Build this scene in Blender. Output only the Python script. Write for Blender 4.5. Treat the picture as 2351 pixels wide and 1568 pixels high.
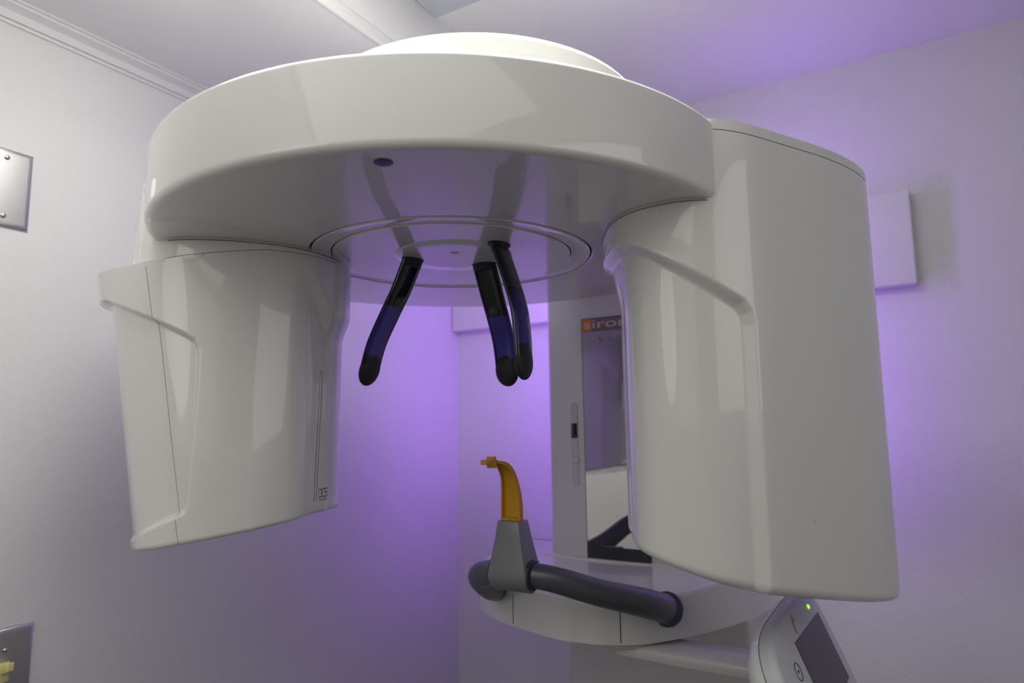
import bpy, bmesh, math, random
import numpy as np
from mathutils import Vector, Matrix
for o in list(bpy.data.objects): bpy.data.objects.remove(o, do_unlink=True)
C = bpy.context.scene.collection
ZC = 1.6                                   # eye height; all heights below are given from the floor

# ---------------------------------------------------------------- camera
yaw, pitch, roll, fpx = math.radians(30.76), math.radians(7.33), math.radians(-0.81), 1544.0
fw = Vector((-math.sin(yaw)*math.cos(pitch), math.cos(yaw)*math.cos(pitch), math.sin(pitch)))
r0 = Vector((math.cos(yaw), math.sin(yaw), 0)); u0 = r0.cross(fw)
rt = r0*math.cos(roll) + u0*math.sin(roll); up = -r0*math.sin(roll) + u0*math.cos(roll)
cd = bpy.data.cameras.new('camera'); cam = bpy.data.objects.new('camera', cd); C.objects.link(cam)
cam.matrix_world = Matrix(((rt.x, up.x, -fw.x, 0), (rt.y, up.y, -fw.y, 0), (rt.z, up.z, -fw.z, ZC), (0, 0, 0, 1)))
cd.sensor_width = 36; cd.lens = fpx/2351*36; cd.clip_start = .01
cd.dof.use_dof = True; cd.dof.focus_distance = .86; cd.dof.aperture_fstop = 4.0
S = bpy.context.scene; S.camera = cam

# ---------------------------------------------------------------- world, lights, exposure
S.view_settings.view_transform = 'Standard'; S.view_settings.look = 'None'; S.view_settings.gamma = 1
S.view_settings.use_curve_mapping = False; S.view_settings.exposure = 0.10
w = bpy.data.worlds.new('world'); S.world = w; w.use_nodes = True
w.node_tree.nodes['Background'].inputs[0].default_value = (.9, .95, 1, 1)
w.node_tree.nodes['Background'].inputs[1].default_value = .02
def area(name, loc, direction, sx, sy, power, color, spread=180):
    l = bpy.data.lights.new(name, 'AREA'); l.shape = 'RECTANGLE'; l.size = sx; l.size_y = sy
    l.energy = power; l.color = color; l.spread = math.radians(spread)
    o = bpy.data.objects.new(name, l); C.objects.link(o); o.location = loc
    o.rotation_euler = Vector(direction).to_track_quat('-Z', 'Y').to_euler(); return o
WHITE = (1, .99, .93); PURPLE = (.40, .14, 1.0)
def globe(name, loc, r, power, color):
    l = bpy.data.lights.new(name, 'POINT'); l.shadow_soft_size = r; l.energy = power; l.color = color
    o = bpy.data.objects.new(name, l); C.objects.link(o); o.location = loc; return o
def globe(name, loc, r, power, color):
    l = bpy.data.lights.new(name, 'POINT'); l.shadow_soft_size = r; l.energy = power; l.color = color
    o = bpy.data.objects.new(name, l); C.objects.link(o); o.location = loc; return o
area('ceiling_spot_over_machine', (-.45, .72, 2.42), (0, 0, -1), .3, .2, 23, WHITE, 90)
area('ceiling_panel_over_machine', (-.50, .42, 2.42), (0, 0, -1), .4, .3, 3.2, WHITE)
area('added_soffit_fill', (-.85, .45, 2.26), (-.4, 0, -1), .3, .5, 2.1, WHITE)  # added fill that brightens the left wall; no known lamp on the soffit
area('ceiling_panel_light', (.02, -.75, 2.425), (0, 0, -1), 1.5, 1.6, 7.5, WHITE)
globe('added_globe_fill', (-.76, -.62, 1.92), .26, 4.2, WHITE)  # added fill that evens out the left wall, not a real fixture
area('added_back_fill', (0, -1.70, 2.0), (0, 1, 0), 2.0, .8, 1.8, WHITE)  # added soft fill before the closed front wall, which has no doorway
area('added_side_fill', (1.30, .05, 2.02), (-1, -.15, 0), 1.9, .75, 3.4, WHITE, 150)  # added fill for the tube head's outer face; no doorway on this side
area('accent_light_right', (-.300, 1.50, 1.94), (1, .25, 0), .03, .28, .6, PURPLE)
area('accent_light_right_low', (-.300, 1.50, 1.60), (1, .25, 0), .03, .30, .9, PURPLE)
area('accent_light_up', (-.300, 1.50, 2.10), (.6, 0, 1), .03, .10, .33, PURPLE)
area('accent_light_left', (-.775, 1.50, 1.90), (-1, .1, 0), .03, .50, 1.0, PURPLE)
area('accent_light_left_low', (-.775, 1.50, 1.50), (-1, .1, 0), .03, .40, .5, PURPLE)

# ---------------------------------------------------------------- materials
def mat(name, col, rough=.5, metal=0, coat=0, trans=0, bump=None, spec=.5, emit=None, noise=None, ior=1.5):
    m = bpy.data.materials.new(name); m.use_nodes = True; nt = m.node_tree; b = nt.nodes['Principled BSDF']
    b.inputs['Base Color'].default_value = (*col, 1); b.inputs['Roughness'].default_value = rough
    b.inputs['Metallic'].default_value = metal; b.inputs['Coat Weight'].default_value = coat
    b.inputs['Coat Roughness'].default_value = .04
    b.inputs['Transmission Weight'].default_value = trans; b.inputs['Specular IOR Level'].default_value = spec
    b.inputs['IOR'].default_value = ior
    if emit: b.inputs['Emission Color'].default_value = (*emit[0], 1); b.inputs['Emission Strength'].default_value = emit[1]
    tc = nt.nodes.new('ShaderNodeTexCoord')
    if bump:
        sc, st, dist, stretch = bump
        mp = nt.nodes.new('ShaderNodeMapping'); mp.inputs['Scale'].default_value = stretch
        n = nt.nodes.new('ShaderNodeTexNoise'); n.inputs['Scale'].default_value = sc; n.inputs['Detail'].default_value = 3
        bp = nt.nodes.new('ShaderNodeBump'); bp.inputs['Strength'].default_value = st; bp.inputs['Distance'].default_value = dist
        nt.links.new(tc.outputs['Object'], mp.inputs[0]); nt.links.new(mp.outputs[0], n.inputs['Vector'])
        nt.links.new(n.outputs['Fac'], bp.inputs['Height']); nt.links.new(bp.outputs[0], b.inputs['Normal'])
    if noise:
        sc, lo, hi = noise
        n = nt.nodes.new('ShaderNodeTexNoise'); n.inputs['Scale'].default_value = sc; n.inputs['Detail'].default_value = 5
        r = nt.nodes.new('ShaderNodeMapRange'); r.inputs['To Min'].default_value = lo; r.inputs['To Max'].default_value = hi
        nt.links.new(tc.outputs['Object'], n.inputs['Vector']); nt.links.new(n.outputs['Fac'], r.inputs[0])
        nt.links.new(r.outputs[0], b.inputs['Roughness'])
    return m
M = dict(
    wall=mat('painted_wall', (.74, .74, .74), .75, bump=(150, .17, .004, (1, 1, 1))),
    wall_far=mat('unseen_wall_low_bounce', (.34, .34, .34), .75),  # unseen walls, darkened to cut the light bounced onto the rear wall
    ceiling=mat('ceiling_paint', (.86, .86, .87), .8),
    trim=mat('trim_paint', (.78, .78, .78), .5),
    vent=mat('vent_metal', (.55, .58, .63), .5),
    floor=mat('vinyl_floor', (.14, .13, .125), .4, noise=(8, .35, .5)),
    shell=mat('glossy_white_plastic', (.735, .735, .705), .32, coat=.9, noise=(6, .30, .36)),
    shell_dull=mat('satin_white_plastic', (.64, .64, .62), .4, coat=.3),
    seam=mat('seam_brown', (.20, .16, .13), .6),
    seamlight=mat('seam_grey', (.34, .33, .31), .6),
    darkseam=mat('seam_dark', (.03, .03, .035), .6),
    black=mat('black_gloss_plastic', (.006, .007, .008), .12, coat=.3),
    rubber=mat('black_rubber', (.011, .014, .015), .6, bump=(900, .15, .001, (1, 1, 1))),
    knob=mat('charcoal_plastic', (.045, .055, .06), .5),
    blue=mat('translucent_blue_plastic', (.024, .024, .085), .12, trans=.9),
    grey=mat('grey_painted_metal', (.225, .23, .24), .42, metal=.35, noise=(60, .38, .5)),
    tube=mat('satin_grey_tube', (.13, .135, .15), .38, metal=.5),
    ringm=mat('dark_slate_ring', (.03, .04, .06), .4),
    yellow=mat('amber_plastic', (.62, .30, .001), .45),
    mirror=mat('mirror_glass', (.72, .72, .72), .02, metal=1),
    frame=mat('mirror_edge', (.02, .03, .035), .3),
    mirbase=mat('mirror_base_strip', (.035, .035, .04), .3),
    orange=mat('orange_label', (.80, .26, .03), .4),
    mauve=mat('mauve_label', (.27, .19, .21), .25),
    letter=mat('pale_letter', (.75, .70, .66), .4),
    print=mat('printed_mark', (.06, .035, .10), .5),
    steel=mat('brushed_steel', (.55, .55, .54), .42, metal=1, bump=(60, .13, .002, (1, 1, 22))),
    steeldk=mat('screw_steel', (.55, .54, .50), .22, metal=1),
    toggle=mat('ivory_toggle', (.75, .68, .30), .4),
    screen=mat('display_glass', (.022, .022, .03), .3, spec=.3),
    panel=mat('panel_plastic', (.60, .61, .65), .4),
    orangeic=mat('orange_icon', (.55, .22, .04), .5),
    led=mat('green_led', (.2, .9, .05), .4, emit=((.25, 1, .02), 2.0)),
    lens=mat('violet_lens', (.035, .02, .075), .25),
    dark=mat('dark_interior', (.05, .05, .06), .6),
)

# ---------------------------------------------------------------- helpers
def link(o, parent=None):
    C.objects.link(o)
    if parent is not None: o.parent = parent
    return o
def mesh_obj(name, verts, faces, m, parent=None, smooth=True, angle=35):
    me = bpy.data.meshes.new(name); me.from_pydata([tuple(map(float, v)) for v in verts], [], faces); me.update()
    bm = bmesh.new(); bm.from_mesh(me); bmesh.ops.recalc_face_normals(bm, faces=bm.faces); bm.to_mesh(me); bm.free()
    if smooth:
        me.polygons.foreach_set('use_smooth', [True]*len(me.polygons)); me.set_sharp_from_angle(angle=math.radians(angle))
    me.materials.append(M[m] if isinstance(m, str) else m)
    return link(bpy.data.objects.new(name, me), parent)
def tag(o, label=None, cat=None, group=None, kind=None):
    if label: o['label'] = label
    if cat: o['category'] = cat
    if group: o['group'] = group
    if kind: o['kind'] = kind
    return o
def empty(name, loc=(0, 0, 0)):
    o = bpy.data.objects.new(name, None); C.objects.link(o); o.location = loc; o.empty_display_size = .05; return o
def at_root(root, o):                       # parts are written in room coordinates; shift under the root
    o.matrix_parent_inverse = Matrix.Translation(-root.location); return o
def box(x0, x1, y0, y1, z0, z1, bev=0, seg=3):
    bm = bmesh.new(); bmesh.ops.create_cube(bm, size=1)
    for v in bm.verts: v.co = Vector(((x0+x1)/2+v.co.x*(x1-x0), (y0+y1)/2+v.co.y*(y1-y0), (z0+z1)/2+v.co.z*(z1-z0)))
    if bev: bmesh.ops.bevel(bm, geom=bm.edges[:], offset=bev, segments=seg, affect='EDGES', profile=.5)
    V = [v.co.copy() for v in bm.verts]; bm.verts.index_update(); F = [[v.index for v in f.verts] for f in bm.faces]; bm.free()
    return V, F
def box_obj(name, dims, m, parent=None, bev=0, seg=3):
    V, F = box(*dims, bev=bev, seg=seg); return mesh_obj(name, V, F, m, parent)
def grid_faces(m, n, wrap=True):
    F = []
    for i in range(m-1):
        for j in range(n if wrap else n-1):
            k = (j+1) % n
            F.append((i*n+j, i*n+k, (i+1)*n+k, (i+1)*n+j))
    return F
def lathe(name, prof, m, parent, cx, cy, n=128, cap=True):
    V = []; F = []
    for r, z in prof:
        for k in range(n):
            a = 2*math.pi*k/n; V.append((cx+r*math.cos(a), cy+r*math.sin(a), z))
    F = grid_faces(len(prof), n)
    if cap:
        F.append(tuple(range(n))); F.append(tuple(range((len(prof)-1)*n, len(prof)*n)))
    return mesh_obj(name, V, F, m, parent)
def catmull(P, per=12, closed=False):
    P = [np.array(q, float) for q in P]; m = len(P); out = []
    for i in range(m if closed else m-1):
        a, b, c, d = (P[(i-1) % m], P[i], P[(i+1) % m], P[(i+2) % m]) if closed else (P[max(i-1, 0)], P[i], P[i+1], P[min(i+2, m-1)])
        for k in range(per):
            t = k/per; out.append(.5*((2*b)+(c-a)*t+(2*a-5*b+4*c-d)*t*t+(3*b-a-3*c+d)*t**3))
    if not closed: out.append(P[-1])
    return np.array(out)
def tube(name, path, rad, m, parent, n=28, cap=True):
    path = np.array(path, float); V = []; k = len(path)
    T = np.gradient(path, axis=0); T /= np.linalg.norm(T, axis=1)[:, None]
    ref = np.array([0, 0, 1.0]) if abs(T[0][2]) < .9 else np.array([0, 1.0, 0])
    a = np.cross(T[0], ref); a /= np.linalg.norm(a)
    rad = np.broadcast_to(rad, (k,))
    for i in range(k):
        a = a - T[i]*(a@T[i]); a /= np.linalg.norm(a); b = np.cross(T[i], a)
        for j in range(n):
            t = 2*math.pi*j/n; V.append(path[i]+rad[i]*(a*math.cos(t)+b*math.sin(t)))
    F = grid_faces(k, n)
    if cap: F += [tuple(range(n)), tuple(range((k-1)*n, k*n))]
    return mesh_obj(name, V, F, m, parent)
def disc(name, c, nrm, r, h, m, parent, dome=0, n=40, bev=.15, ry=None, upv=(0, 0, 1)):
    nrm = Vector(nrm).normalized()
    if abs(Vector(upv).dot(nrm)) > .98: upv = (0, 1, 0)
    a = Vector(upv).cross(nrm).normalized(); b = nrm.cross(a); c = Vector(c); ry = ry or r
    prof = [(1, -.0), (1, h*(1-bev))]
    for k in range(1, 6):
        t = k/5*math.pi/2; q = min(r, ry)
        prof.append((1-(h*bev/q if h*bev < q else .3)*(1-math.cos(t)), h*(1-bev)+h*bev*math.sin(t)))
    if dome:
        e = prof[-1][0]
        for k in range(1, 8):
            t = k/8*math.pi/2; prof.append((e*math.cos(t), h+dome*math.sin(t)))
    V = []
    for q, z in prof:
        for k in range(n):
            t = 2*math.pi*k/n; V.append(c+a*(q*r*math.cos(t))+b*(q*ry*math.sin(t))+nrm*z)
    F = grid_faces(len(prof), n)+[tuple(range(n)), tuple(range((len(prof)-1)*n, len(prof)*n))]
    return mesh_obj(name, V, F, m, parent)
def ss(x, e0, e1):
    t = np.clip((x-e0)/(e1-e0), 0, 1); return t*t*(3-2*t)
def sdist(px, py, poly):                    # signed distance to a polygon, positive inside
    poly = np.array(poly, float); d = np.full(px.shape, 1e9); ins = np.zeros(px.shape, bool); n = len(poly)
    for i in range(n):
        a, b = poly[i], poly[(i+1) % n]; e = b-a
        t = np.clip(((px-a[0])*e[0]+(py-a[1])*e[1])/(e@e), 0, 1)
        d = np.minimum(d, np.hypot(px-a[0]-t*e[0], py-a[1]-t*e[1]))
        c1 = (a[1] > py) != (b[1] > py)
        with np.errstate(divide='ignore', invalid='ignore'):
            xi = (b[0]-a[0])*(py-a[1])/(b[1]-a[1]+1e-12)+a[0]
        ins ^= c1 & (px < xi)
    return np.where(ins, d, -d)

# ---------------------------------------------------------------- the room
LW, RW = -1.19, 1.675                       # left wall plane x, rear wall plane y
XR, YB = 1.35, -1.75
HC, HS = ZC+.834, ZC+.68                    # main ceiling and lower soffit heights
SX = -.776                                  # soffit edge
def struct(name, V, F, m): return tag(mesh_obj(name, V, F, m, None, smooth=False), kind='structure')
def sbox(name, *d, m='wall'): V, F = box(*d); return struct(name, V, F, m)
sbox('wall_left', LW-.1, LW, YB, RW, 0, HC+.1)
sbox('wall_rear', LW-.1, XR+.1, RW, RW+.1, 0, HC+.1)
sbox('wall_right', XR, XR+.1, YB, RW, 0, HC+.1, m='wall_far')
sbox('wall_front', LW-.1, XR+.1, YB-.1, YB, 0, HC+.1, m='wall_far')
sbox('floor', LW-.1, XR+.1, YB-.1, RW+.1, -.1, 0, m='floor')
sbox('ceiling', SX-.02, XR+.1, YB-.1, RW+.1, HC, HC+.1, m='ceiling')
sbox('trim_3', LW-.1, SX, YB-.1, RW+.1, HS, HC+.1, m='ceiling')     # the lowered soffit
def profile_run(name, prof, y0, y1, m):     # profile in (x, z), run along y
    V = [(x, y0, z) for x, z in prof]+[(x, y1, z) for x, z in prof]; n = len(prof)
    F = [(i, i+1, n+i+1, n+i) for i in range(n-1)]+[(n-1, 0, n, 2*n-1), tuple(range(n)), tuple(range(2*n-1, n-1, -1))]
    return tag(mesh_obj(name, V, F, m, None, angle=25), kind='structure')
zb = ZC+.648
profile_run('trim_1', [(LW, zb), (LW+.004, zb), (LW+.004, zb+.004), (LW+.0015, zb+.0045), (LW+.0015, zb+.0065), (LW+.006, zb+.007), (LW+.008, zb+.012), (LW+.011, zb+.018), (LW+.017, zb+.022), (LW+.0235, zb+.0245), (LW+.024, zb+.028), (LW+.029, zb+.029), (LW+.029, HS), (LW, HS)], YB, RW, 'trim')
profile_run('trim_2', [(SX, HS), (SX+.008, HS), (SX+.011, HS+.006), (SX+.010, HS+.016), (SX+.006, HS+.018), (SX+.0065, HS+.026), (SX+.002, HS+.032), (SX, HS+.033)], YB, RW, 'trim')

# air vent in the ceiling
t = tag(empty('ceiling_vent', (-.55, .80, HC)), 'white metal air vent in the ceiling above the machine, mostly out of frame', 'vent')
def vent_ring(x0, x1, y0, y1, w_, z0, z1):
    V = []; F = []
    for z in (z0, z1):
        V += [(x0, y0, z), (x1, y0, z), (x1, y1, z), (x0, y1, z)]
        V += [(x0+w_, y0+w_, z), (x1-w_, y0+w_, z), (x1-w_, y1-w_, z), (x0+w_, y1-w_, z)]
    for i in range(4):
        j = (i+1) % 4
        F += [(i, j, 4+j, 4+i), (8+i, 8+j, 12+j, 12+i), (i, j, 8+j, 8+i), (4+i, 4+j, 12+j, 12+i)]
    return V, F
VX0, VX1, VY0, VY1 = -.774, -.33, .58, 1.018
at_root(t, mesh_obj('frame', *vent_ring(VX0, VX1, VY0, VY1, .022, HC-.006, HC), 'vent', t, smooth=False))
at_root(t, mesh_obj('inner_frame', *vent_ring(VX0+.03, VX1-.03, VY0+.03, VY1-.03, .02, HC-.014, HC-.008), 'vent', t, smooth=False))
at_root(t, box_obj('backing', (VX0+.02, VX1-.02, VY0+.02, VY1-.02, HC-.002, HC), 'dark', t))
at_root(t, box_obj('face_plate', (VX0+.055, VX1-.055, VY0+.055, VY1-.055, HC-.016, HC-.010), 'trim', t, bev=.002))

# long boxed unit on the rear wall
tag(box_obj('wall_box', (LW+.002, .0245, RW-.035, RW, ZC+.292, ZC+.500), 'trim', None, bev=.004),
    'long white box fixed high on the rear wall, both ends showing behind the machine', 'wall box')

# steel plates on the left wall
def plate_mesh(y0, y1, z0, z1, bw=.009, h=.006):
    V = []; F = []; prof = [(0, 0), (0, .001), (.15, .35), (.4, .72), (.7, .93), (1, 1)]
    for q, hh in prof:
        e = bw*q; V += [(LW+h*hh, y0+e, z0+e), (LW+h*hh, y1-e, z0+e), (LW+h*hh, y1-e, z1-e), (LW+h*hh, y0+e, z1-e)]
    F = grid_faces(len(prof), 4)+[(0, 1, 2, 3), tuple(range(len(V)-4, len(V)))]
    return V, F
def screw(parent, y, z, ang):
    s = at_root(parent, disc('screw', (LW+.0055, y, z), (1, 0, 0), .0038, .0022, 'steeldk', parent, dome=.0012, n=24, bev=.4))
    c, q = math.cos(ang), math.sin(ang); V, F = box(0, .0006, -.0036, .0036, -.0005, .0005)
    V = [(LW+.0086+v[0], y+v[1]*c-v[2]*q, z+v[1]*q+v[2]*c) for v in V]
    k = mesh_obj('slot', V, F, 'darkseam', s, smooth=False); k.matrix_parent_inverse = Matrix.Translation(-parent.location)
p = tag(empty('blank_wall_plate', (LW, .46, ZC+.3815)), 'brushed steel blank cover plate high on the left wall, two screws', 'wall plate')
at_root(p, mesh_obj('plate', *plate_mesh(.421, .4985, ZC+.318, ZC+.4450), 'steel', p, angle=50))
screw(p, .4600, ZC+.4290, .5); screw(p, .4610, ZC+.3357, .3)
p = tag(empty('light_switch', (LW, .511, ZC-.347)), 'brushed steel switch plate low on the left wall with an ivory toggle', 'light switch')
at_root(p, mesh_obj('plate', *plate_mesh(.472, .5485, ZC-.411, ZC-.2843), 'steel', p, angle=50))
screw(p, .5106, ZC-.3160, .8); screw(p, .5106, ZC-.3780, .3)
V, F = box(LW, LW+.026, .5055, .5155, ZC-.352, ZC-.339, .002)
V = [(v[0], v[1], v[2]+(v[0]-LW)*.35) for v in V]
at_root(p, mesh_obj('toggle', V, F, 'toggle', p))
at_root(p, box_obj('toggle_collar', (LW+.004, LW+.0075, .5035, .5175, ZC-.361, ZC-.333), 'toggle', p, bev=.0008))

# ---------------------------------------------------------------- the x-ray machine
CX, CY = -.556, .771
root = tag(empty('panoramic_xray_machine', (-.5375, 1.45, 0)),
           'white panoramic dental x-ray machine with round overhead drum and two hanging heads', 'x-ray machine')
ROOTINV = Matrix.Translation(-root.location)
def P(o): o.matrix_parent_inverse = ROOTINV; return o            # a part
def SP(o): o.matrix_parent_inverse = ROOTINV; return o           # a sub-part (its part sits at the origin of the root)
# parts keep identity transforms in room coordinates: parent inverse only on the first level
def sub(o): o.matrix_parent_inverse = Matrix.Identity(4); return o

# rotating drum
R0 = .392; zb0, zt0 = ZC+.243, ZC+.333
prof = [(.199, zb0+.03), (.199, zb0+.0015), (.2005, zb0)]
prof += [(.382, zb0)]+[(.384+.008*math.sin(a), zb0+.008*(1-math.cos(a))) for a in np.linspace(0, math.pi/2, 9)]
prof += [(R0-.006*(1-math.cos(a)), zt0-.006*(1-math.sin(a))) for a in np.linspace(0, math.pi/2, 7)]+[(.05, zt0)]
drum = P(lathe('rotating_drum', prof, 'shell', root, CX, CY, n=256, cap=False))
sub(lathe('bearing_ring', [(.170, zb0+.02), (.170, zb0+.0025), (.1715, zb0+.001), (.178, zb0+.0018), (.188, zb0+.0012), (.1945, zb0-.0005), (.1965, zb0+.0008), (.1965, zb0+.02)], 'shell', drum, CX, CY, n=192, cap=False))
sub(lathe('groove_ring', [(.1965, zb0+.006), (.199, zb0+.006)], 'darkseam', drum, CX, CY, n=128, cap=False))
hub = P(lathe('hub_plate', [(.1688, zb0+.02), (.1688, zb0+.0012), (.1675, zb0), (.001, zb0)], 'shell', root, CX, CY, n=192, cap=True))
sub(lathe('centre_boss', [(.083, zb0+.003), (.083, zb0-.0002), (.0815, zb0-.0012), (.060, zb0-.0014), (.001, zb0-.0004)], 'shell', hub, -.545, .758, n=128))
sub(disc('centre_button', (-.5337, .7433, zb0-.0004), (0, 0, -1), .0062, .0012, 'shell_dull', hub, n=32))

sub(disc('lens_window', (-.4005, .4472, zb0+.0005), (0, 0, -1), .0088, .0016, 'lens', drum, n=32))

# dome on top
DX, DY = -.528, .797
prof = [(.238, zt0), (.238, ZC+.444)]+[(.226+.012*math.cos(a), ZC+.444+.010*math.sin(a)) for a in np.linspace(0.1, math.pi/2, 8)]+[(.001, ZC+.456)]
P(lathe('top_dome', prof, 'shell', root, DX, DY, n=192))

# heads hanging from the drum
AX = np.array([math.cos(math.radians(22)), math.sin(math.radians(22))])
PR = [(.205,.12),(.202,.078),(.225,.020),(.262,-.038),(.30,-.066),(.345,-.072),(.383,-.058),(.414,-.026),(.449,.035),(.486,.105),(.512,.172),(.522,.232),(.510,.285),(.465,.325),(.385,.325),(.30,.29),(.235,.225),(.21,.165)]
PL = [(-.138,-.078),(-.129,-.108),(-.125,-.145),(-.136,-.190),(-.158,-.228),(-.19,-.262),(-.225,-.283),(-.262,-.290),(-.302,-.284),(-.345,-.266),(-.385,-.238),(-.412,-.19),(-.408,-.13),(-.36,-.07),(-.28,-.025),(-.21,-.012),(-.165,-.03)]
def resample(PP, n):
    out = catmull(PP, 40, True); out = np.vstack([out, out[:1]])
    L = np.r_[0, np.cumsum(np.linalg.norm(np.diff(out, axis=0), axis=1))]; s = np.linspace(0, L[-1], n+1)[:-1]
    return np.c_[np.interp(s, L, out[:, 0]), np.interp(s, L, out[:, 1])], s, L[-1]
class Shell:
    def __init__(self, PP, taper, off, n=640):
        self.Q, self.s, self.L = resample(PP, n); self.taper, self.off = taper, off
        T = np.roll(self.Q, -1, 0)-np.roll(self.Q, 1, 0); T /= np.linalg.norm(T, axis=1)[:, None]
        N = np.c_[T[:, 1], -T[:, 0]]
        x, y = self.Q.T; A = np.sum(x*np.roll(y, -1)-y*np.roll(x, -1))
        if A < 0: N = -N
        self.N = N
    def row(self, z, inset=0.):
        z = np.broadcast_to(z, self.s.shape).astype(float)
        q = self.taper(self.Q, z)+self.N*(self.off(self.s, z)-inset)[:, None]
        return np.c_[q[:, 0]+CX, q[:, 1]+CY, z+ZC]
    def mesh(self, name, zt, zbf, rows, rt_, rb, m, parent):
        a = self.Q@AX; zt = np.broadcast_to(zt, a.shape).astype(float); zb_ = zbf(a) if callable(zbf) else np.full(a.shape, zbf)
        R = []
        if rt_:
            R.append(self.row(zt, rt_*2.2))
            for k in range(6):
                t_ = k/6*math.pi/2; R.append(self.row(zt-rt_*(1-math.sin(t_)), rt_*(1-math.sin(math.pi/2-(math.pi/2-t_))) if 0 else rt_*(1-math.sin(t_)) if 0 else rt_*(1-math.cos(math.pi/2-t_))))
        for k in range(rows+1):
            v = k/rows; R.append(self.row((zt-rt_)+v*((zb_+rb)-(zt-rt_))))
        if rb:
            for k in range(1, 8):
                t_ = k/7*math.pi/2; R.append(self.row(zb_+rb*(1-math.sin(t_)), rb*(1-math.cos(t_))))
        n = len(self.s); V = np.vstack(R); F = grid_faces(len(R), n)
        F += [tuple(range(n)), tuple(range((len(R)-1)*n, len(R)*n))]
        return mesh_obj(name, V, F, m, parent, angle=50)
    def pt(self, s, z, lift=0.):            # a point on the surface
        s = np.asarray(s, float) % self.L; z = np.asarray(z, float)+0*s
        Qx = np.interp(s, np.r_[self.s, self.L], np.r_[self.Q[:, 0], self.Q[0, 0]]); Qy = np.interp(s, np.r_[self.s, self.L], np.r_[self.Q[:, 1], self.Q[0, 1]])
        Nx = np.interp(s, np.r_[self.s, self.L], np.r_[self.N[:, 0], self.N[0, 0]]); Ny = np.interp(s, np.r_[self.s, self.L], np.r_[self.N[:, 1], self.N[0, 1]])
        q = self.taper(np.c_[Qx, Qy], z)+np.c_[Nx, Ny]*(self.off(s, z)+lift)[:, None]
        return np.c_[q[:, 0]+CX, q[:, 1]+CY, z+ZC]
    def strip(self, name, pts, width, m, parent, lift=.0003, per=30):
        pts = np.array(pts, float); L = np.r_[0, np.cumsum(np.linalg.norm(np.diff(pts, axis=0), axis=1))]
        k = max(int(L[-1]/.003), 2); q = np.linspace(0, L[-1], k); c = np.c_[np.interp(q, L, pts[:, 0]), np.interp(q, L, pts[:, 1])]
        T = np.gradient(c, axis=0); T /= np.linalg.norm(T, axis=1)[:, None]; n_ = np.c_[T[:, 1], -T[:, 0]]*width/2
        A, B = c-n_, c+n_; V = []
        for a_, l_ in ((A, -.0006), (A, lift), (B, lift), (B, -.0006)): V.append(self.pt(a_[:, 0], a_[:, 1], l_))
        V = np.vstack(V); F = [(i*k+j, i*k+j+1, (i+1)*k+j+1, (i+1)*k+j) for i in range(3) for j in range(k-1)]
        return mesh_obj(name, V, F, m, parent, smooth=False)

# --- right head (x-ray tube)
ridgeR = [(-.33, .214), (.05, .214), (.0935, .2125), (.158, .2110), (.190, .2103), (.211, .2068), (.234, .1985), (.268, .1775), (.300, .1590), (.327, .1438), (.3455, .1345), (.3555, .1225), (.3585, .107), (.358, .034), (.3575, -.05), (.357, -.40), (-.33, -.40)]
def wrapd(s, z, poly, L):
    return np.maximum(sdist(s, z, poly), sdist(s-L, z, poly))
LR = resample(PR, 100)[2]
def offR(s, z):
    d = wrapd(s, z, ridgeR, LR)
    inner = ss(np.minimum(np.abs(s-.08), np.abs(s-.08-LR)), .12, .03)
    return -.0115*ss(d, 0, .0135)-.010*inner*ss(d, .0, .07)
def tR(Q, z): return Q
shR = Shell(PR, tR, offR, 760)
tube_head = P(shR.mesh('tube_head', .3213, lambda a: -.1395-.24*(a-.2326), 330, 0, .011, 'shell', root))
capR = Shell(PR, tR, lambda s, z: 0*s, 400)
sub(capR.mesh('top_cap', .3345, .3224, 6, .006, 0, 'shell', tube_head))
sub(Shell(PR, tR, lambda s, z: 0*s-.0035, 300).mesh('cap_gasket', .3235, .3190, 3, 0, 0, 'seam', tube_head))
q = shR.pt(np.array([.4304]), np.array([-.1052]))[0]
sub(disc('screw_cover', q, (.9, -.42, 0), .0022, .0006, 'shell_dull', tube_head, n=20))

# --- left head (sensor)
def tL(Q, z):
    a = Q@AX; k = np.clip((-a-.15)/.25, 0, 1); u_ = np.clip((.215-z)/.363, 0, 1); ki = np.clip((a+.22)/.08, 0, 1)
    return Q+AX*(k*(-.034+.061*u_)-ki*(.003+.012*u_))[:, None]
def tU(Q, z):
    return Q+AX*(-.008*np.clip((-(Q@AX)-.2)/.2, 0, 1)*(.333-z)/.1)[:, None]
LL = resample(PL, 100)[2]
slotU = lambda s, z: np.hypot(s-(.3185+(z-.25)*.10), np.maximum(np.abs(z-.276)-.040, 0))
def offU(s, z): return -.0055-.003*ss(slotU(s, z), .0048, .0028)
shU = Shell(PL, tU, offU, 760)
sensor_head = P(shU.mesh('sensor_head', .3330, .205, 90, .004, 0, 'shell', root))
ridgeL = [(.62, .180), (.3335, .1725), (.259, .1435), (.219, .1230), (.2075, .1150), (.2030, .1050), (.2022, .095), (.2059, .0485), (.2122, -.0036), (.2225, -.086), (.2265, -.0950), (.2385, -.1002), (.262, -.1080), (.3285, -.131), (.62, -.160)]
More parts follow.
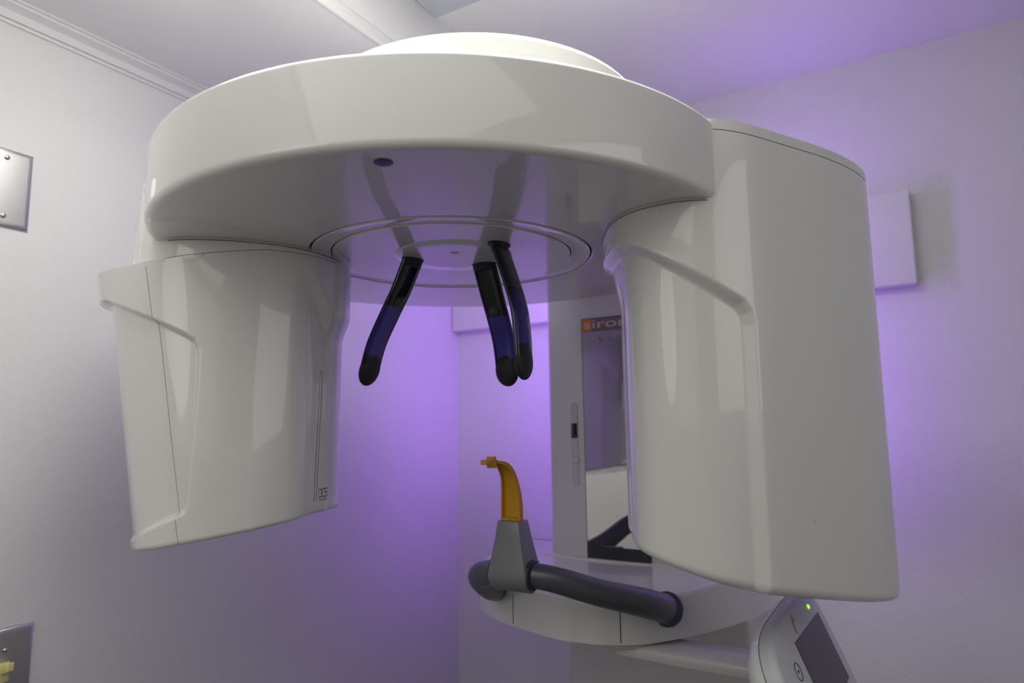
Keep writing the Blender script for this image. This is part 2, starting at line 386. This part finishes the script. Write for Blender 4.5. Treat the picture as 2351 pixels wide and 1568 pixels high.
def offL(s, z):
    d = sdist(s, z, ridgeL); lip = .014*ss(s, .27, .36)*ss(s, .62, .55)*ss(z, .09, .16); low = .004*ss(s, .25, .33)*ss(z, -.09, -.12)
    fr = ss(s, .34, .24)
    inset = ss(d, -.001, .006)
    dm = np.minimum(np.abs(s+.02), np.abs(s+.02-LL))
    dz = .175+.0*s
    inner = .010*ss(dm, .120, .045)*ss(z-.055*ss(dm, .03, .10), .188-.022, .150-.022)
    return (lip+low)*(1-inset)-.0105*fr*inset-inner
shL = Shell(PL, tL, offL, 760)
ztL = lambda a: .2115+.0195*np.clip((a+.36)/.2, 0, 1)
cover = sub(shL.mesh('sensor_cover', ztL(shL.Q@AX), lambda a: -.113+.149*(a+.175), 300, .004, .006, 'shell', sensor_head))
def strip2(sh, name, pts, w_, m): o = sh.strip(name, pts, w_, m, root); o.parent = sensor_head; o.matrix_parent_inverse = Matrix.Identity(4); return o
strip2(shL, 'seam_line', [(.2618, .208), (.2565, .1400), (.2535, .10), (.2475, .0), (.2395, -.1002), (.2365, -.132)], .0006, 'seamlight')
strip2(shL, 'printed_line', [(.0262, .0807), (.0290, -.0938)], .0005, 'print')
strip2(shL, 'printed_line', [(.0312, .0807), (.0354, -.0944)], .0005, 'print')
strip2(shL, 'printed_line', [(.0312, .0809), (.0262, .0809)], .0005, 'print')
strip2(shU, 'seam_line', [(.2085, .2165), (.2085, .2235)], .0007, 'seam')
strip2(shU, 'seam_line', [(.33, .2125), (.30, .2140), (.264, .2175), (.2084, .2235), (.1326, .2335), (.0745, .2355), (.0316, .2365), (.001, .237)], .0006, 'seam')
strip2(shU, 'seam_line', [(.255, .2412), (.002, .2412)], .0012, 'seam')
o_ = shR.strip('seam_line', [(.085, .2412), (.305, .2412)], .0012, 'seam', tube_head); sub(o_)
# square letters, drawn as strokes in (along, up) units of the letter height
GL = {'D': [[(0, 0), (0, 1), (.45, 1), (.6, .85), (.6, .15), (.45, 0), (0, 0)]],
      'C': [[(.6, 1), (.12, 1), (0, .88), (0, .12), (.12, 0), (.6, 0)]],
      'S': [[(.6, 1), (0, 1), (0, .52), (.6, .52), (.6, .12), (.5, 0), (0, 0)]]}
hL = .0105; wL = .0130; s0 = .0232; V = []; F = []
for i, ch in enumerate('DCS'):
    for stroke in GL[ch]:
        for (a0, b0), (a1, b1) in zip(stroke[:-1], stroke[1:]):
            horiz = abs(a1-a0) > abs(b1-b0); hw = (.00065 if horiz else .00045)
            pa = np.array([s0-(i*.72+a0)*wL, -.0897+b0*hL]); pb = np.array([s0-(i*.72+a1)*wL, -.0897+b1*hL])
            d_ = pb-pa; l_ = np.linalg.norm(d_); d_ /= l_; nn = np.array([d_[1], -d_[0]])*hw; pa = pa-d_*hw*.8; pb = pb+d_*hw*.8
            qd = np.array([pa-nn, pb-nn, pb+nn, pa+nn]); base = len(V)
            V += list(shL.pt(qd[:, 0], qd[:, 1], .0002)); F.append((base, base+1, base+2, base+3))
lt = sub(mesh_obj('lettering', V, F, 'print', sensor_head, smooth=False)); lt['label'] = 'dark printed letters DCS'

# text helper: returns verts, faces of a line of text in its own xy plane
def text_mesh(txt, size):
    c = bpy.data.curves.new('t', 'FONT'); c.body = txt; c.size = size; o = bpy.data.objects.new('t', c); C.objects.link(o)
    dg = bpy.context.evaluated_depsgraph_get(); me = bpy.data.meshes.new_from_object(o.evaluated_get(dg))
    V = [v.co.copy() for v in me.vertices]; F = [tuple(f.vertices) for f in me.polygons]
    bpy.data.objects.remove(o, do_unlink=True); bpy.data.curves.remove(c); bpy.data.meshes.remove(me); return V, F
V, F = text_mesh('DIRECT CONVERSION', .0030)
wx = max(v.x for v in V)
arr = np.array([(s0-.0005-v.x/wx*.0245, -.0945+v.y) for v in V]); V = shL.pt(arr[:, 0], arr[:, 1], .0002)
o_ = sub(mesh_obj('small_lettering', V, F, 'print', sensor_head, smooth=False)); o_['label'] = 'tiny faint line of printed text'

# --- three head supports under the hub
def blade(pts, wv, nv, w0=.040, th=.0115, split=.40, knob=None, pad_r=.0195, tilt=0):
    pts = catmull([np.array(q)+np.array([0, 0, ZC]) for q in pts], 14); wv = np.array(wv, float); nv = np.array(nv, float)
    T = np.gradient(pts, axis=0); T /= np.linalg.norm(T, axis=1)[:, None]; k = len(pts)
    L = np.r_[0, np.cumsum(np.linalg.norm(np.diff(pts, axis=0), axis=1))]; f = L/L[-1]
    def sweep(name, i0, i1, m, parent, grow=0.):
        V = []; n = 28
        for i in range(i0, i1+1):
            wd = (w0*(1-.06*f[i])/2+grow); t_ = th/2+grow
            nn = np.cross(T[i], wv); nn /= np.linalg.norm(nn)
            if nn@nv < 0: nn = -nn
            for j in range(n):
                a_ = 2*math.pi*j/n; ca, sa = math.cos(a_), math.sin(a_)
                x_ = math.copysign(abs(ca)**.55, ca)*wd; y_ = math.copysign(abs(sa)**.75, sa)*t_
                # shallow trough on the inner face
                if sa > 0: y_ -= t_*.18*max(0, 1-(x_/wd)**2)
                V.append(pts[i]+wv*x_+nn*y_)
        return mesh_obj(name, V, grid_faces(i1-i0+1, n)+[tuple(range(n)), tuple(range((i1-i0)*n, (i1-i0+1)*n))], m, parent)
    ks = int(np.searchsorted(f, split))
    top = P(sweep('head_support', 0, ks, 'black', root)); top['label'] = 'black upper half of a curved support'
    low = sub(sweep('blade', ks, k-1, 'blue', top)); low['label'] = 'translucent blue lower half'
    nn = np.cross(T[-1], wv); nn /= np.linalg.norm(nn)
    if nn@nv < 0: nn = -nn
    tip = pts[-1]
    V = []; n = 32                                # rubber pad: a flattened ball lapping the blade end
    upd = np.cross(nn, wv)
    for i in range(17):
        la = -math.pi/2+math.pi*i/16
        for j in range(n):
            lo = 2*math.pi*j/n
            V.append(tip+wv*(pad_r*1.02*math.cos(la)*math.cos(lo))+upd*(pad_r*1.22*math.cos(la)*math.sin(lo))+nn*(.0085*math.sin(la)))
    pad = sub(mesh_obj('tip_pad', V, grid_faces(17, n)+[tuple(range(n)), tuple(range(16*n, 17*n))], 'rubber', top, angle=80))
    if knob:
        i = int(np.searchsorted(f, knob)); q = pts[i]; nq = np.cross(T[i], wv); nq /= np.linalg.norm(nq)
        if nq@nv < 0: nq = -nq
        sub(disc('knob', q+nq*(th*.34), nq, .0078, .0042, 'knob', top, dome=.0012, n=32, bev=.4, upv=(0, 0, 1)))
        sub(disc('knob_ring', q+nq*(th*.32), nq, .0098, .0020, 'black', top, n=32, upv=(0, 0, 1)))
    # oval collar where it enters the hub
    b0 = pts[0]; V = []; n = 36
    for rr, zz in [(.0205, zb0+.001), (.0205, zb0-.0010), (.0190, zb0-.0022), (.0155, zb0-.006), (.0135, zb0-.012)]:
        for j in range(n):
            a_ = 2*math.pi*j/n
            V.append((b0[0]+wv[0]*rr*math.cos(a_)+nv[0]*rr*.62*math.sin(a_), b0[1]+wv[1]*rr*math.cos(a_)+nv[1]*rr*.62*math.sin(a_), zz))
    sub(mesh_obj('collar', V, grid_faces(5, n)+[tuple(range(n)), tuple(range(4*n, 5*n))], 'rubber', top))
    return top
a1 = blade([(-.6028, .738, .241), (-.6235, .738, .2003), (-.6452, .738, .1661), (-.6697, .738, .1246), (-.6830, .738, .087)], (0, 1, 0), (1, 0, 0), knob=.36)
a1['label'] = 'left temple support, black above translucent blue'
a2 = blade([(-.5325, .8170, .241), (-.5325, .8384, .1967), (-.5325, .8574, .1594), (-.5325, .8705, .1274), (-.5325, .8785, .0865)], (1, 0, 0), (0, -1, 0), knob=.42, split=.47)
a2['label'] = 'forehead support, black above translucent blue'
a3 = blade([(-.4588, .741, .241), (-.442, .741, .1938), (-.4295, .741, .152), (-.4251, .741, .1119), (-.4243, .741, .0839)], (0, 1, 0), (-1, 0, 0))
a3['label'] = 'right temple support, seen from its outer side'

# --- column with mirror
MX = -.5375
def vprism(name, plan, z0, z1, m, parent, bt=.0, bb=.0, ztf=None, angle=40):
    plan = np.array(plan, float); c = plan.mean(0); n = len(plan); R = []
    T = np.roll(plan, -1, 0)-np.roll(plan, 1, 0); T /= np.linalg.norm(T, axis=1)[:, None]; N = np.c_[T[:, 1], -T[:, 0]]
    x, y = plan.T
    if np.sum(x*np.roll(y, -1)-y*np.roll(x, -1)) < 0: N = -N
    zt_ = np.full(n, z1) if ztf is None else ztf(plan)
    def rw(z, e): q = plan-N*e; return np.c_[q, np.broadcast_to(z, (n,))]
    if bb:
        for k in range(7): t_ = k/6*math.pi/2; R.append(rw(z0+bb*(1-math.sin(t_)), bb*(1-math.cos(math.pi/2-t_)) if 0 else bb*(1-math.sin(t_)) if 0 else bb*(1-math.cos(math.pi/2-t_))))
        R[0] = rw(z0, bb)
    else: R.append(rw(z0, 0))
    if bt:
        for k in range(7): t_ = k/6*math.pi/2; R.append(rw(zt_-bt*(1-math.sin(t_)), bt*(1-math.cos(t_))))
    else: R.append(rw(zt_, 0))
    return mesh_obj(name, np.vstack(R), grid_faces(len(R), n)+[tuple(range(n)), tuple(range((len(R)-1)*n, len(R)*n))], m, parent, angle=angle)
def rprofile(hw, yf, yb, bow, r):
    P_ = []
    for k in range(25):
        x = -(hw-r)+2*(hw-r)*k/24; P_.append((MX+x, yf-bow*(1-(x/(hw-r))**2)))
    for k in range(1, 10): t_ = k/9*math.pi/2; P_.append((MX+hw-r+r*math.sin(t_), yf+r*(1-math.cos(t_))))
    P_ += [(MX+hw, yb), (MX-hw, yb)]
    for k in range(9): t_ = k/9*math.pi/2; P_.append((MX-hw+r*(1-math.cos(t_)), yf+r*(1-math.sin(t_))))
    return P_
column = P(vprism('column', rprofile(.152, 1.300, 1.46, .015, .022), ZC-.275, ZC+.46, 'shell', root, bt=.01))
sub(vprism('wall_stand', rprofile(.2075, 1.490, RW-.003, .002, .012), .001, ZC+.47, 'shell_dull', column))
YM = 1.2845
sub(box_obj('mirror_frame', (-.5935, -.4600, YM-.0015, YM+.012, ZC-.2685, ZC+.2265), 'frame', column, bev=.0012))
sub(box_obj('mirror', (-.5915, -.4620, YM-.0022, YM, ZC-.238, ZC+.1975), 'mirror', column))
sub(box_obj('mirror_base', (-.5915, -.4620, YM-.0030, YM, ZC-.2665, ZC-.239), 'mirbase', column))
sub(box_obj('orange_label', (-.5915, -.5690, YM-.0028, YM, ZC+.198, ZC+.2245), 'orange', column))
sub(box_obj('mauve_label', (-.5685, -.4620, YM-.0028, YM, ZC+.198, ZC+.2245), 'mauve', column))
V, F = text_mesh('sirona', .0265)
xs = [v.x for v in V]; wd_ = max(xs)-min(xs)
V = [(-.5862+(v.x-min(xs))/wd_*.120, YM-.0032, ZC+.2045+v.y) for v in V]
sub(mesh_obj('lettering', V, F, 'letter', column, smooth=False))
# measuring slot to the left of the mirror
def cyf(x): return 1.300-.015*(1-((x-MX)/.130)**2)
xs_ = -.6175; ys_ = cyf(xs_)
V = []; F = []; n = 40
def stad(hw, hh, zc): return [(hw*math.cos(a_), (hh-hw)*(1 if math.sin(a_) >= 0 else -1)+hw*math.sin(a_)+zc) for a_ in np.linspace(0, 2*math.pi, n, endpoint=False)+.01]
rows = [(.0078, .087, 0), (.0066, .0858, -.0012), (.0062, .0854, .0), (.0060, .0852, .004)]
for hw, hh, d_ in [(.0082, .087, .0004), (.0074, .0862, -.0010), (.0062, .0852, -.0002)]:
    for x_, z_ in stad(hw, hh, ZC-.036): V.append((xs_+x_, ys_-.0004+d_+ (cyf(xs_+x_)-ys_), z_))
sl = sub(mesh_obj('height_scale', V, grid_faces(3, n)+[tuple(range(2*n, 3*n))], 'shell_dull', column))
sub(box_obj('scale_window', (xs_-.0068, xs_+.0058, ys_-.0045, ys_+.002, ZC-.022, ZC+.008), 'black', column, bev=.0012))
sub(box_obj('scale_marker', (xs_-.0062, xs_+.0085, ys_-.0060, ys_+.002, ZC-.073, ZC-.066), 'shell', column, bev=.0015))
# arm from column to dome
P(box_obj('overhead_arm', (MX-.11, MX+.11, .95, 1.47, ZC+.350, ZC+.435), 'shell', root, bev=.012))

# --- carriage housing with handles
front = [(-.285, .42), (-.283, .33), (-.272, .24), (-.2365, .138), (-.175, .078), (-.10, .042), (0, .012), (.05, .014), (.0895, .025), (.1475, .066), (.2155, .178), (.2535, .273), (.275, .36), (.28, .42)]
plan = catmull([(MX+a_, 1.02+b_) for a_, b_ in front], 10)
housing = P(vprism('carriage_housing', plan, ZC-.346, 0, 'shell', root, bt=.010, bb=.004, ztf=lambda p_: ZC-.275+.014*np.clip((p_[:, 1]-1.1)/.2, 0, 1)*(np.abs(p_[:, 0]-MX) < 9), angle=60))
top_ = catmull([(MX+a_*.93, 1.02+.012+b_*.97) for a_, b_ in front], 10)
def fseam(px_):                             # vertical seam on the front face at lateral position
    i = np.argmin(np.abs(plan[:, 0]-(MX+px_))+(plan[:, 1] > 1.2)*5); x_, y_ = plan[i]
    t_ = plan[i+1]-plan[i-1]; t_ /= np.linalg.norm(t_); nn = np.array([t_[1], -t_[0]])
    if nn[1] > 0: nn = -nn
    V = []
    for z_ in (ZC-.3425, ZC-.2915):
        for s_, l_ in ((-.0008, -.001), (-.0008, .0003), (.0008, .0003), (.0008, -.001)): V.append((x_+t_[0]*s_+nn[0]*l_, y_+t_[1]*s_+nn[1]*l_, z_))
    sub(mesh_obj('seam_line', V, grid_faces(2, 4), 'darkseam', housing, smooth=False))
for q in (-.104, .108): fseam(q)
sub(disc('pivot_boss', (-.455, 1.12, ZC-.344), (0, 0, -1), .055, .016, 'shell_dull', housing, n=60, bev=.5))
# step where the column meets the housing
sub(vprism('column_skirt', rprofile(.170, 1.288, 1.43, .016, .03), ZC-.29, ZC-.262, 'shell', housing, bt=.005))

hp = [(-.372, 1.110, -.297), (-.385, 1.045, -.2745), (-.43, .965, -.246), (-.487, .915, -.222), (-.5375, .90, -.217), (-.588, .91, -.222), (-.632, .95, -.24), (-.664, 1.03, -.275), (-.695, 1.110, -.297)]
hp = catmull([(a_, b_, c_+ZC) for a_, b_, c_ in hp], 14)
f_ = np.abs(np.linspace(-1, 1, len(hp))); rad = .0185+.0045*ss(f_, .15, 1.0)
handle = P(tube('grab_handle', hp, rad, 'tube', root, n=40)); handle['label'] = 'curved satin grey tubular handle'
for e, d_ in ((hp[0], hp[1]-hp[0]), (hp[-1], hp[-2]-hp[-1])):
    d_ = d_/np.linalg.norm(d_)
    sub(disc('end_ring', e+d_*.000, d_, .0275, .009, 'ringm', handle, n=48, bev=.35))

# clamp that holds the bite block
def loft_rect(name, secs, m, parent, bev=.004, angle=40):
    V = []; nb = 5; per = None
    for (cx_, cy_, z_, hx, hy, r_) in secs:
        ring = []
        for qx, qy, a0 in ((1, 1, 0), (-1, 1, 90), (-1, -1, 180), (1, -1, 270)):
            for k in range(nb):
                a_ = math.radians(a0+90*k/(nb-1)); ring.append((cx_+qx*(hx-r_)+r_*math.cos(a_), cy_+qy*(hy-r_)+r_*math.sin(a_), z_))
        V += ring; per = len(ring)
    return mesh_obj(name, V, grid_faces(len(secs), per)+[tuple(range(per)), tuple(range((len(secs)-1)*per, len(secs)*per))], m, parent, angle=angle)
zcl = ZC-.217; secs = []
for z_, hx, hy, oy in [(.0785, .0180, .0145, -.002), (.076, .0192, .0158, -.002), (.055, .0225, .0180, -.001), (.030, .0275, .0210, 0), (.012, .0315, .0235, 0), (0, .0335, .0245, 0)]:
    secs.append((MX, .90+oy, zcl+z_, hx, hy, .0035))
for k in range(1, 9):
    t_ = k/8*math.pi/2*.96; secs.append((MX, .90, zcl-.0255*math.sin(t_), .0335-.002*math.sin(t_), max(.0245*math.cos(t_), .0036), .0034))
clamp = P(loft_rect('bite_block_clamp', secs, 'grey', root)); clamp['label'] = 'grey tapered metal clamp around the handle'
for sx_ in (-1, 1):
    sub(disc('clamp_ring', (MX+sx_*.0315, .90, zcl), (sx_, 0, 0), .0222, .0035, 'ringm', clamp, n=48, bev=.3))
sub(box_obj('clamp_seam', (MX+.0295, MX+.0315, .905, .9225, zcl+.0165, zcl+.0172), 'darkseam', clamp))

# --- amber bite block (lifts out of the clamp)
bite = tag(empty('bite_block', (MX, .90, ZC-.142)), 'amber plastic bite block with a curved hooked tip, set in the grey clamp', 'bite block')
cl = catmull([(.8955, -.1383), (.8955, -.115), (.8925, -.090), (.884, -.068), (.868, -.0535), (.850, -.0490)], 10)
Tn = np.gradient(cl, axis=0); Tn /= np.linalg.norm(Tn, axis=1)[:, None]
f = np.linspace(0, 1, len(cl)); V = []
hw_ = .0165-.0055*ss(f, .15, .75)-.0068*ss(f, .70, 1); tk = .0105-.003*ss(f, .1, .6)-.0035*ss(f, .6, 1)
for i in range(len(cl)):
    y_, z_ = cl[i]; ny, nz = -Tn[i][1], Tn[i][0]     # inner side (towards the sitter, then downwards)
    if i == 0 or True:
        w_ = hw_[i]; t_ = tk[i]; lipw = min(.0026, w_*.35); dp = t_*.55*(1 if .04 < f[i] < .93 else 0)
        sec = [(-w_, t_/2), (-w_+lipw, t_/2), (-w_+lipw*1.15, t_/2-dp), (w_-lipw*1.15, t_/2-dp), (w_-lipw, t_/2), (w_, t_/2), (w_, -t_/2), (-w_, -t_/2)]
        for a_, b_ in sec: V.append((MX+a_, y_+ny*b_, z_+nz*b_+ZC))
bb = mesh_obj('curved_arm', V, grid_faces(len(cl), 8)+[tuple(range(8)), tuple(range((len(cl)-1)*8, len(cl)*8))], 'yellow', bite, angle=30); at_root(bite, bb)
V, F = box(MX-.0035, MX+.0035, .832, .852, ZC-.0520, ZC-.0460, .001, 2); at_root(bite, mesh_obj('neck', V, F, 'yellow', bite))
V, F = box(MX-.0060, MX+.0060, .8345, .8440, ZC-.0575, ZC-.0408, .0015, 2); at_root(bite, mesh_obj('bite_groove_plate', V, F, 'yellow', bite))
V, F = box(MX-.0055, MX+.0055, .8180, .8340, ZC-.0520, ZC-.0448, .0015, 2); at_root(bite, mesh_obj('bite_tip', V, F, 'yellow', bite))

# --- swing arm and control panel
ap = np.array([(-.455, 1.12, ZC-.360), (-.36, 1.115, ZC-.361), (-.25, 1.11, ZC-.360), (-.165, 1.105, ZC-.355)])
V = []
for q in ap:
    for dy, dz in ((-.034, -.012), (-.036, -.006), (-.036, .002), (-.030, .009), (.034, .009), (.040, .002), (.040, -.006), (.038, -.012)): V.append((q[0], q[1]+dy, q[2]+dz))
P(mesh_obj('swing_arm', V, grid_faces(4, 8)+[tuple(range(8)), tuple(range(24, 32))], 'shell_dull', root, angle=50))
T0 = Vector((-.146, 1.108, ZC-.273)); pn = Vector((.917, 0, .4)).normalized(); pu = Vector((0, -1, 0)); pv = Vector((.4, 0, -.917)).normalized()
def pp(u_, v_, d_): return T0+pu*u_+pv*v_+pn*d_
outl = []
cu, cv, ru, rv = .135, .052, .172, .094
for k in range(96):
    a_ = 2*math.pi*k/96; e = .48; outl.append((cu+ru*math.copysign(abs(math.cos(a_))**e, math.cos(a_)), cv+rv*math.copysign(abs(math.sin(a_))**e, math.sin(a_))))
def slab(secs):                            # (scale shrink, depth)
    V = []
    for sh_, d_ in secs:
        for a_, b_ in outl: V.append(pp(cu+(a_-cu)*(1-sh_/ru), cv+(b_-cv)*(1-sh_/rv), d_))
    n = len(outl); return V, grid_faces(len(secs), n)+[tuple(range(n)), tuple(range((len(secs)-1)*n, len(secs)*n))]
V, F = slab([(.045, -.050), (.026, -.047), (.012, -.040), (.004, -.032), (.001, -.025), (0, -.0185)])
panel = P(mesh_obj('control_panel', V, F, 'shell', root, angle=50)); panel['label'] = 'rounded control panel on a swing arm'
V, F = slab([(.0005, -.0175), (0, -.010), (.001, -.004), (.004, -.0006), (.007, 0)])
sub(mesh_obj('face_plate', V, F, 'panel', panel, angle=50))
def pquad(name, c4, m, d0=-.001, d1=.0006):
    V = [pp(a_, b_, d0) for a_, b_ in c4]+[pp(a_, b_, d1) for a_, b_ in c4]
    return sub(mesh_obj(name, V, [(0, 1, 2, 3), (4, 5, 6, 7), (0, 1, 5, 4), (1, 2, 6, 5), (2, 3, 7, 6), (3, 0, 4, 7)], m, panel, smooth=False))
pquad('screen', [(0, 0), (.191, -.008), (.197, .084), (.007, .090)], 'screen')
sub(disc('status_light', pp(.040, -.017, 0), pn, .0030, .0012, 'led', panel, n=20, dome=.001))
sub(disc('badge', pp(.150, -.027, 0), pn, .0045, .0005, 'orangeic', panel, n=24)); pquad('badge_stroke', [(.155, -.024), (.159, -.026), (.163, -.013), (.159, -.011)], 'orangeic')
V = []; n = 40
for r_, d_ in ((.0100, .0001), (.0100, .0006), (.0090, .0006), (.0090, .0001)):
    for k in range(n): a_ = 2*math.pi*k/n; V.append(pp(.232+r_*1.25*math.cos(a_), .014+r_*math.sin(a_), d_))
sub(mesh_obj('power_button', V, grid_faces(4, n), 'dark', panel)); pquad('power_mark', [(.229, .0125), (.235, .0125), (.235, .0150), (.229, .0150)], 'dark')
